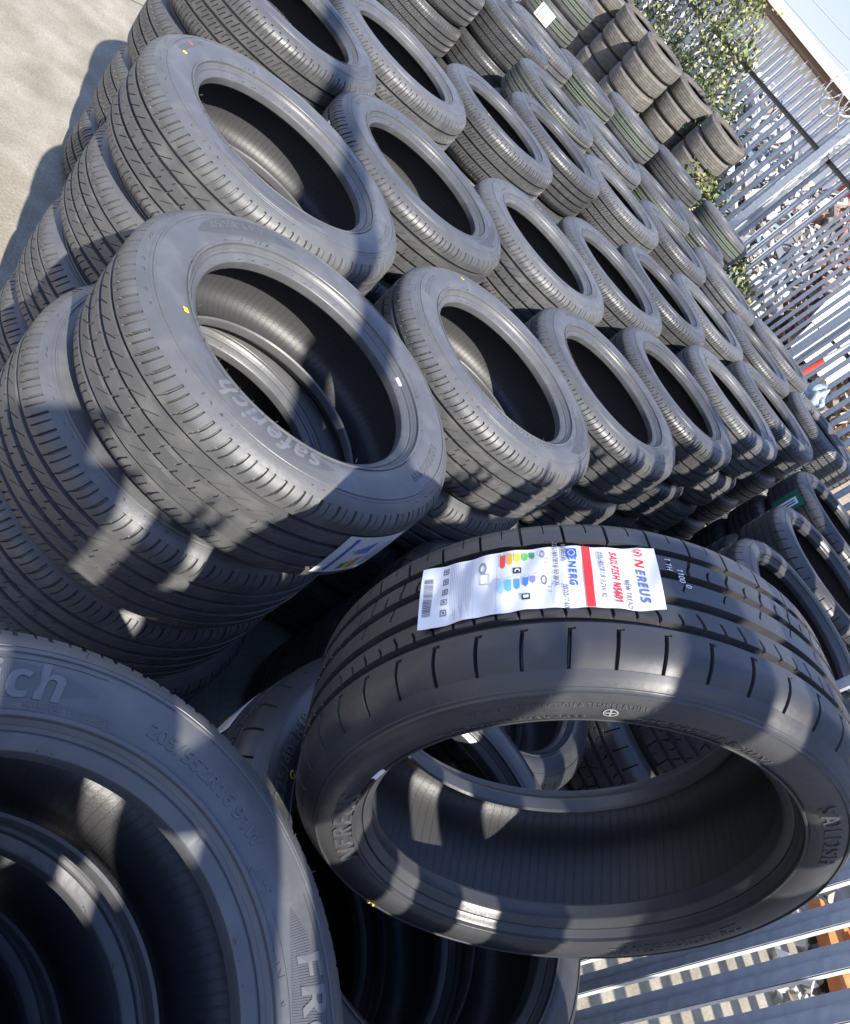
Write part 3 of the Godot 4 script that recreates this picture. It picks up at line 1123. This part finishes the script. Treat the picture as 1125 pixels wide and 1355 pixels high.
func big_label(o: Node3D) -> void:
	# the long paper label glued along the standing tyre's tread
	var R := 0.316
	var len := 0.233
	var wid := 0.076
	var phi0 := deg_to_rad(75.6)
	var flatten := func(p: Vector3) -> Vector3:
		var q := on_tread(phi0, -0.0405, R, true)
		# paper lies over the grooves, slightly wrinkled, its ends lifting a little
		var lift := 0.0016 + 0.0009 * sin(p.y * 95.0) * sin(p.x * 120.0 + 1.0) + 0.0006 * sin(p.y * 210.0 + p.x * 60.0)
		lift += 0.006 * pow(clampf((0.03 - p.y) / 0.03, 0, 1), 2.0) + 0.007 * pow(clampf((p.y - 0.20) / 0.033, 0, 1), 2.0)
		return q.call(Vector3(p.x, p.y, p.z + lift))
	var t := Tris.new()
	add_patch(t, 0, 0, wid, len, 0.0, flatten, Color.WHITE, 20, 70)
	var s := detail(o, "label_sticker", t, M.paper, false)
	s.set_meta("label", "long white paper label with red bar and energy chart")
	var p := Tris.new()
	var z := 0.0005
	var k := len / 1040.0                      # the label's own measure, 1040 long
	var wk := wid / 300.0                      # and 300 wide
	var put := func(x0: float, y0: float, x1: float, y1: float, c: Color) -> void:
		add_patch(p, y0 * wk, x0 * k, y1 * wk, x1 * k, z, flatten, c, 6, 4)
	var words := func(s2: String, x: float, y: float, h: float, c: Color, squeeze: float, bold: bool, slant: float) -> void:
		add_text(p, s2, h * k, 0.0002, Vector3(y * wk, x * k, z), flatten, c, bold, squeeze, slant)
	var red := Color(0.78, 0.03, 0.03)
	var navy := Color(0.03, 0.06, 0.22)
	var ink := Color(0.12, 0.12, 0.14)
	put.call(728, 0, 764, 300, red)
	# maker's name, model and size
	words.call("EREUS", 968, 188, 36, Color(0.10, 0.13, 0.33), 1.25, true, 0.2)
	words.call("N", 968, 80, 36, red, 1.25, true, 0.2)
	words.call("SAILFISH NS601", 862, 150, 30, red, 0.9, true, 0.2)
	words.call("225/40ZR18 92W XL", 806, 140, 22, ink, 0.95, false, 0.15)
	words.call("NEW TREAD", 905, 232, 14, ink, 1.0, false, 0.0)
	# round emblem
	for i in 14:
		var a := TAU * i / 14
		var b := TAU * (i + 0.8) / 14
		if i % 7 == 6:
			continue
		var cx := 968.0
		var cy := 28.0
		var q := []
		for e in [[a, 20.0], [b, 20.0], [b, 13.0], [a, 13.0]]:
			q.append(flatten.call(Vector3((cy + sin(e[0]) * e[1]) * wk, (cx + cos(e[0]) * e[1]) * k, z)))
		p.quad(q[0], q[1], q[2], q[3], red)
	put.call(962, 22, 974, 34, red)
	# energy panel: flag, word and two charts
	put.call(660, 18, 705, 62, Color(0.03, 0.08, 0.42))
	for i in 12:
		var a := TAU * i / 12
		put.call(682 + 14 * cos(a) - 2, 40 + 14 * sin(a) - 2, 682 + 14 * cos(a) + 2, 40 + 14 * sin(a) + 2, Color(0.8, 0.7, 0.05))
	words.call("ENERG", 683, 128, 32, Color(0.05, 0.12, 0.45), 1.2, true, 0.0)
	var top := [[510, 26, Color(0.02, 0.33, 0.09)], [478, 32, Color(0.12, 0.5, 0.06)], [445, 40, Color(0.85, 0.75, 0.02)], [412, 48, Color(0.85, 0.35, 0.02)], [380, 58, Color(0.75, 0.04, 0.03)]]
	var tip := func(x: float, y: float, c: Color) -> void:
		var q0: Vector3 = flatten.call(Vector3(y * wk, (x - 12) * k, z))
		var q1: Vector3 = flatten.call(Vector3(y * wk, (x + 12) * k, z))
		var q2: Vector3 = flatten.call(Vector3((y + 10) * wk, x * k, z))
		p.quad(q0, q1, q2, q2, c)
	for q in top:
		tip.call(q[0], 20.0 + q[1], q[2])
		put.call(q[0] - 12, 20, q[0] + 12, 20 + q[1], q[2])
	var low := [[512, 22, Color(0.22, 0.2, 0.5)], [480, 32, Color(0.06, 0.2, 0.55)], [443, 40, Color(0.08, 0.3, 0.62)], [407, 50, Color(0.12, 0.4, 0.7)], [375, 58, Color(0.3, 0.6, 0.8)]]
	for q in low:
		tip.call(q[0], 150.0 + q[1], q[2])
		put.call(q[0] - 12, 150, q[0] + 12, 150 + q[1], q[2])
	for q in [["C", 445, 108], ["B", 480, 240]]:
		put.call(q[1] - 18, q[2] - 14, q[1] + 18, q[2] + 14, Color(0.03, 0.03, 0.03))
		add_text(p, q[0], 22 * k, 0.0002, Vector3(q[2] * wk, q[1] * k, z * 2.0), flatten, Color(0.85, 0.85, 0.85), true)
	# thin rules and small print
	for q in [[352, 10, 354, 290], [360, 136, 590, 138], [596, 10, 598, 290], [640, 10, 641, 290], [248, 4, 249, 298]]:
		put.call(q[0], q[1], q[2], q[3], Color(0.45, 0.46, 0.5))
	words.call("225/40ZR18 92 W XL", 612, 90, 11, ink, 1.0, false, 0.0)
	words.call("NEREUS", 648, 34, 9, ink, 1.0, false, 0.0)
	words.call("2020/740", 648, 250, 9, ink, 1.0, false, 0.0)
	for i in 13:
		put.call(136 + i * 8.4, 8, 139 + i * 8.4, 210 + 26 * (i % 4), Color(0.5, 0.51, 0.55))
	for i in 5:
		var y := 22.0 + i * 52.0
		for e in [[98, y, 126, y + 4], [98, y + 24, 126, y + 28], [98, y, 102, y + 28], [122, y, 126, y + 28], [107, y + 9, 117, y + 19]]:
			put.call(e[0], e[1], e[2], e[3], ink)
	var y3 := 60.0
	while y3 < 245.0:
		var w3 := rng.randf_range(1.5, 6.0)
		put.call(14, y3, 52, y3 + w3, ink)
		y3 += w3 + rng.randf_range(2.0, 5.0)
	# pictograms: tyre on truck, tyre and cloud, tyre and wave
	for q in [[290, 70, 26], [555, 36, 17], [560, 168, 19]]:
		for i in 12:
			var a := TAU * i / 12
			var b := TAU * (i + 1) / 12
			var qq := []
			for e in [[a, 1.0], [b, 1.0], [b, 0.6], [a, 0.6]]:
				qq.append(flatten.call(Vector3((q[1] + sin(e[0]) * e[1] * q[2] * 1.2) * wk, (q[0] + cos(e[0]) * e[1] * q[2] * 0.7) * k, z)))
			p.quad(qq[0], qq[1], qq[2], qq[3], Color(0.2, 0.2, 0.22))
	for e in [[278, 100, 320, 103], [278, 150, 320, 153], [278, 100, 281, 153], [317, 100, 320, 153], [566, 60, 586, 63], [566, 84, 586, 87], [574, 200, 590, 203], [574, 222, 590, 225]]:
		put.call(e[0], e[1], e[2], e[3], Color(0.3, 0.3, 0.33))
	part("label_print", tris_mesh(p), M.print, s)

# ------------------------------------------------------------------ stacks
func face(o: Node3D) -> void:
	o.basis = Basis()

func build_stacks() -> void:
	var g := Tris.new()
	for y in [-0.024, -0.009, 0.010, 0.026, 0.056]:
		var mp := on_tread(0.0, y, 0.316, false)
		add_patch(g, 0.0, -0.0016, TAU * 0.316, 0.0016, 0.0004, mp, Color.WHITE, 120, 1)
	mesh.green_lines = tris_mesh(g, false)
	var lt := Tris.new()
	add_text(lt, "205/55R16 91V", 0.012, 0.0009, Vector3.ZERO, on_side(0.4, 0.262))
	add_text(lt, "RADIAL TUBELESS", 0.0065, 0.0007, Vector3.ZERO, on_side(1.6, 0.240), Color.WHITE, false)
	add_text(lt, "205/55R16 91V", 0.012, 0.0009, Vector3.ZERO, on_side(3.5, 0.262))
	add_text(lt, "TREADWEAR 400 TRACTION A TEMPERATURE A", 0.0055, 0.0007, Vector3.ZERO, on_side(4.9, 0.240), Color.WHITE, false)
	mesh.letters = tris_mesh(lt)
	var ha := Tris.new()
	for c in [0.3]:
		var mp := on_side(c, 0.236)
		for i in 110:
			var x := (i - 55) * 0.0021
			var e := 1.0 - pow(absf(i - 55.0) / 55.0, 3.0)
			add_patch(ha, x, 0.016 - 0.016 * e, x + 0.0009, 0.016 + 0.018 * e, 0.0005, mp, Color.WHITE, 1, 4)
		for y in [-0.0015, 0.0355]:
			add_patch(ha, -0.12, y, 0.12, y + 0.0012, 0.0008, mp, Color.WHITE, 40, 1)
	mesh.hatch = tris_mesh(ha, false)
	var rows := [
		[[-0.15, 1.77], [0.05, 2.39], [0.23, 3.02], [0.45, 3.71], [0.68, 4.33], [1.10, 5.22]],
		[[-0.74, 2.21], [-0.46, 2.79], [-0.29, 3.42], [-0.12, 4.05], [0.11, 4.66], [0.47, 5.18], [0.63, 5.96]],
		[[-1.36, 2.23], [-1.31, 2.87], [-1.08, 3.48], [-1.02, 4.14], [-0.68, 4.66], [-0.37, 5.22], [0.03, 5.73]],
		[[-1.40, 4.99], [-1.13, 5.58], [-0.71, 6.06], [-0.41, 6.63]],
		[[-2.11, 6.16], [-1.83, 6.74], [-1.53, 7.59], [-1.02, 8.07], [-0.37, 8.27]]]
	var gr := "new tyres stacked in rows"
	for r in rows.size():
		for i in rows[r].size():
			var p: Array = rows[r][i]
			var kinds := ["notched"] if r < 2 and i < 2 or (i * 5 + r * 3) % 7 < 2 else ["sliced"]
			if r >= 3 and (i + r) % 3 != 1:
				kinds = ["green"]
			var where := "%s stack of %s row from the standing tyre" % [ordinal(i + (1 if r < 2 else 0)), ordinal(r)]
			var s := stack(p[0], p[1], 4, kinds, where, gr, [1.0, 0.985, 1.01, 0.975, 1.0, 0.99][(i * 2 + r) % 6] if i > 1 else 1.0)
			part("lettering", mesh.letters, M.letter_dark, s[3], s[3].get_meta("_hold"))
			part("hatched_panel", mesh.hatch, M.letter_dark, s[3], s[3].get_meta("_hold"))
			if (i + r) % 2 == 0:
				mark(s[3], rng.randf() * 360.0, 0.262, M.yellow)
			if r == 0 and i == 0:
				face(s[3])
				lettering(s[3], "205/55ZR16", -48.0, 0.247, 0.017, M.letter, 0.001, 1.25)
			if r == 1 and i == 0:
				face(s[3])
				sticker(s[3], -128.0, -0.06, 0.02, 0.11)
			if r == 4 and i == 0:
				var wt := Tris.new()
				face(s[3])
				for q in [["6410", -96.0], ["77", -70.0], ["1411", -48.0]]:
					add_text(wt, q[0], 0.02, 0.0002, Vector3(0, -0.012, 0.0006), on_tread(deg_to_rad(q[1]), 0.0, 0.316, false))
				detail(s[3], "tread_print", wt, M.white)
	stack(-2.42, 4.95, 4, ["sliced"], "lone stack standing in open concrete past third row", gr)
	var k1 := stack(-2.05, 5.45, 4, ["sliced"], "stack behind the lone stack in open concrete", gr)
	face(k1[1])
	sticker(k1[1], -80.0, -0.06, 0.12, 0.09)
	var k3 := stack(-2.95, 8.3, 5, ["green"], "taller stack with a white label, before the climber", gr)
	face(k3[3])
	sticker(k3[3], -60.0, -0.07, 0.17, 0.12)
	# worn tyres piled against the back fence
	var old := [[-3.30, 10.6, "farthest stack"], [-2.78, 10.25, "second stack"], [-2.27, 9.80, "third stack"], [-1.80, 10.12, "fourth stack"], [-1.22, 9.95, "stack nearest fence corner"]]
	for q in old:
		stack(q[0], q[1], 7, ["worn"], q[2] + " of worn tyres by climber", "worn tyres by the back fence", 0.88, Vector3(0.03, 0, 0.15), 0.012, "dusty brown")
	# crumpled pale plastic bag caught on the last stack of the second row
	var t := Tris.new()
	var nz := FastNoiseLite.new()
	nz.seed = 3
	nz.frequency = 1.4
	var nn := 28
	for i in nn + 1:
		for j in nn:
			var th := PI * i / nn
			var a := TAU * j / nn
			var d := Vector3(sin(th) * cos(a), cos(th), sin(th) * sin(a))
			var r := 1.0 + 0.5 * nz.get_noise_3dv(d * 0.9) + 0.10 * absf(nz.get_noise_3dv(d * 2.4))
			t.v.append(Vector3(d.x * 0.09, d.y * 0.16, d.z * 0.12) * r)
			t.col.append(Color.WHITE)
	for i in nn:
		for j in nn:
			var a := i * nn + j
			var b := i * nn + (j + 1) % nn
			t.idx.append_array(PackedInt32Array([a, b, a + nn, b, b + nn, a + nn]))
	var bag := thing("plastic_bag", "crumpled pale turquoise plastic bag hanging against a tyre stack", "bag")
	bag.position = W(1.02, ground_y(6.0) + 0.72, 6.02)
	part("film", tris_mesh(t, false), plain(lin(0.26, 0.32, 0.325), 0.4), bag)

func build_near_tyres() -> void:
	var gr := "new tyres stacked in rows"
	force_tone = 2
	var s := stack(-0.31, 1.10, 4, ["notched"], "first stack of first row from the standing tyre", gr)
	var a: Node3D = s[3]
	a.set_meta("label", "large new tyre with bold raised lettering and a paper label, atop its stack")
	face(a)
	s[2].position += W(-0.035, 0, -0.03)
	s[1].position += W(-0.03, 0, -0.02)
	lettering(a, "saferich", -69.0, 0.2515, 0.031, M.letter, 0.0014, 1.12, 0.2)
	lettering(a, "205/55R16 91V", 12.0, 0.256, 0.013, M.letter_dark, 0.001, 1.1)
	lettering(a, "205/55R16 91V", 172.0, 0.256, 0.013, M.letter_dark, 0.001, 1.1)
	lettering(a, "MAX LOAD 615 KG MAX PRESS 350 KPA", -62.0, 0.2330, 0.0045, M.letter_dark, 0.0006, 1.0)
	lettering(a, "RADIAL TUBELESS", 60.0, 0.2335, 0.0055, M.letter_dark, 0.0006, 1.0)
	part("hatched_panel", mesh.hatch, M.letter_dark, a, a.get_meta("_hold") * Transform3D(Basis(Vector3.UP, deg_to_rad(-69.0) - 0.3), Vector3.ZERO))
	part("hatched_panel", mesh.hatch, M.letter_dark, a, a.get_meta("_hold") * Transform3D(Basis(Vector3.UP, deg_to_rad(168.0) - 0.3), Vector3.ZERO))
	mark(a, -117.0, 0.241, M.yellow, false)
	mark(a, 105.7, 0.270, M.red)
	var w := Tris.new()
	add_patch(w, -0.010, -0.002, 0.010, 0.004, 0.0008, on_side(deg_to_rad(64.0), 0.2125))
	detail(a, "bead_mark", w, M.white)
	sticker(a, -7.0, -0.055, 0.13, 0.105)
	# first stack of the second row
	s = stack(-0.77, 1.54, 4, ["notched"], "first stack of second row from the standing tyre", gr)
	face(s[3])
	mark(s[3], -147.0, 0.254, M.yellow, false)
	mark(s[3], -160.0, 0.262, M.red, false)
	part("hatched_panel", mesh.hatch, M.letter_dark, s[3], s[3].get_meta("_hold") * Transform3D(Basis(Vector3.UP, deg_to_rad(-75.0)), Vector3.ZERO))
	part("lettering", mesh.letters, M.letter_dark, s[3], s[3].get_meta("_hold"))
	# stack right below the camera
	s = stack(0.098, 0.22, 4, ["notched"], "stack beside the low stack of the standing tyre", gr)
	var b: Node3D = s[3]
	b.set_meta("label", "black tyre with bold raised lettering atop the stack beside the standing tyre")
	face(b)
	lettering(b, "saferich", 152.0, 0.2515, 0.031, M.letter, 0.0014, 1.12, 0.2)
	lettering(b, "RADIAL TUBELESS", 130.0, 0.2335, 0.0055, M.letter_dark, 0.0006, 1.25)
	lettering(b, "205/55ZR16 91W", 96.0, 0.246, 0.013, M.letter_dark, 0.001, 1.1)
	lettering(b, "FRC16", 42.0, 0.258, 0.026, M.letter, 0.0012, 1.3)
	part("hatched_panel", mesh.hatch, M.letter_dark, b, b.get_meta("_hold") * Transform3D(Basis(Vector3.UP, deg_to_rad(152.0) - 0.3), Vector3.ZERO))
	part("hatched_panel", mesh.hatch, M.letter_dark, b, b.get_meta("_hold") * Transform3D(Basis(Vector3.UP, deg_to_rad(38.0) - 0.3), Vector3.ZERO))
	lettering(b, "M+S", 72.0, 0.236, 0.008, M.letter_dark, 0.0008, 1.2)
	force_tone = -1
	# low stack under the standing tyre
	s = stack(0.395, 0.815, 3, ["sport"], "low stack carrying the standing tyre", gr, 1.05)
	face(s[2])
	side_profile = profiles[1]
	lettering(s[2], "225/40ZR18", -158.0, 0.264, 0.014, M.letter_clean, 0.001, 1.3)
	mark(s[2], -153.0, 0.250, M.yellow)
	sticker(s[2], -168.0, -0.075, 0.10, 0.08)
	side_profile = profiles[0]
	s = stack(0.335, 1.405, 3, ["sport"], "low stack between the standing tyre and first row", gr, 0.92)
	face(s[2])
	var sh := [[0.80, 1.78], [0.98, 2.44], [1.12, 3.10], [1.22, 3.85]]
	for i in 4:
		s = stack(sh[i][0], sh[i][1], 4, ["sport"], "%s stack of the short row beside the near fence" % ordinal(i), "tyres between fence and rows")
		if i == 3:
			face(s[3])
			var gt := Tris.new()
			var gm := on_tread(deg_to_rad(-138.0), -0.07, 0.316, true)
			add_patch(gt, 0, 0, 0.13, 0.10, 0.0012, gm, Color(0.02, 0.12, 0.07), 6, 8)
			add_patch(gt, 0.012, 0.02, 0.11, 0.06, 0.0018, gm, Color(0.75, 0.75, 0.78), 6, 4)
			add_patch(gt, 0.03, 0.028, 0.10, 0.036, 0.0024, gm, Color(0.05, 0.1, 0.3), 6, 2)
			add_patch(gt, 0.03, 0.042, 0.10, 0.048, 0.0024, gm, Color(0.05, 0.05, 0.06), 6, 2)
			detail(s[3], "label_sticker", gt, M.print)
		elif i == 2:
			mark(s[3], 40.0, 0.262, M.yellow)
	# the standing tyre
	var o := tyre("wide black low-profile tyre standing upright with a long paper label on its tread", "sport", Vector3.ZERO, 0.0, gr, 1.005, 1.09)
	var n := Vector3(0.46026, 0, 0.88778)
	o.transform = Transform3D(Basis(Vector3.UP, n, Vector3.UP.cross(n)), W(0.3467, CAM_Y - 0.5428, 0.7982) - n * TY_H * 1.09)
	big_label(o)
	side_profile = profiles[1]
	lettering(o, "DOT 1BU 7ERHAX 3622", 62.0, 0.2520, 0.008, M.letter_clean, 0.0009, 1.2)
	lettering(o, "TREADWEAR 420 TRACTION A TEMPERATURE A", 52.0, 0.272, 0.005, M.letter_clean, 0.0007, 1.2)
	lettering(o, "SAILFISH", -30.0, 0.266, 0.016, M.letter_clean, 0.0012, 1.3)
	lettering(o, "NEREUS", 128.0, 0.254, 0.020, M.letter_clean, 0.0012, 1.5)
	lettering(o, "225/40ZR18 92W XL", -100.0, 0.258, 0.012, M.letter_clean, 0.001, 1.2)
	lettering(o, "225/40ZR18 92W XL", 20.0, 0.2535, 0.010, M.letter_clean, 0.001, 1.2)
	mark(o, 168.6, 0.285, M.yellow)
	var wb := Tris.new()
	add_patch(wb, -0.011, -0.0025, 0.011, 0.003, 0.0010, on_side(deg_to_rad(101.0), 0.2460))
	detail(o, "paint_mark", wb, M.white)
	var em := Tris.new()
	add_ring(em, Vector3(0, 0, 0.0009), 0.0072, 0.0014, on_side(deg_to_rad(42.0), 0.263))
	add_patch(em, -0.005, -0.001, 0.005, 0.001, 0.0009, on_side(deg_to_rad(42.0), 0.263), Color.WHITE, 2, 1)
	add_patch(em, -0.001, -0.005, 0.001, 0.005, 0.0009, on_side(deg_to_rad(42.0), 0.263), Color.WHITE, 2, 1)
	detail(o, "emblem", em, plain(lin(0.22, 0.22, 0.22), 0.5))
	var tp := Tris.new()
	for q in [["1 1H", -0.030, 30.5], ["1100", -0.018, 28.5], ["0", -0.006, 27.5]]:
		add_text(tp, q[0], 0.006, 0.0002, Vector3(0, 0, 0.0006), on_tread(deg_to_rad(q[2]), q[1], 0.316, true), Color.WHITE, false)
	detail(o, "tread_print", tp, M.white)
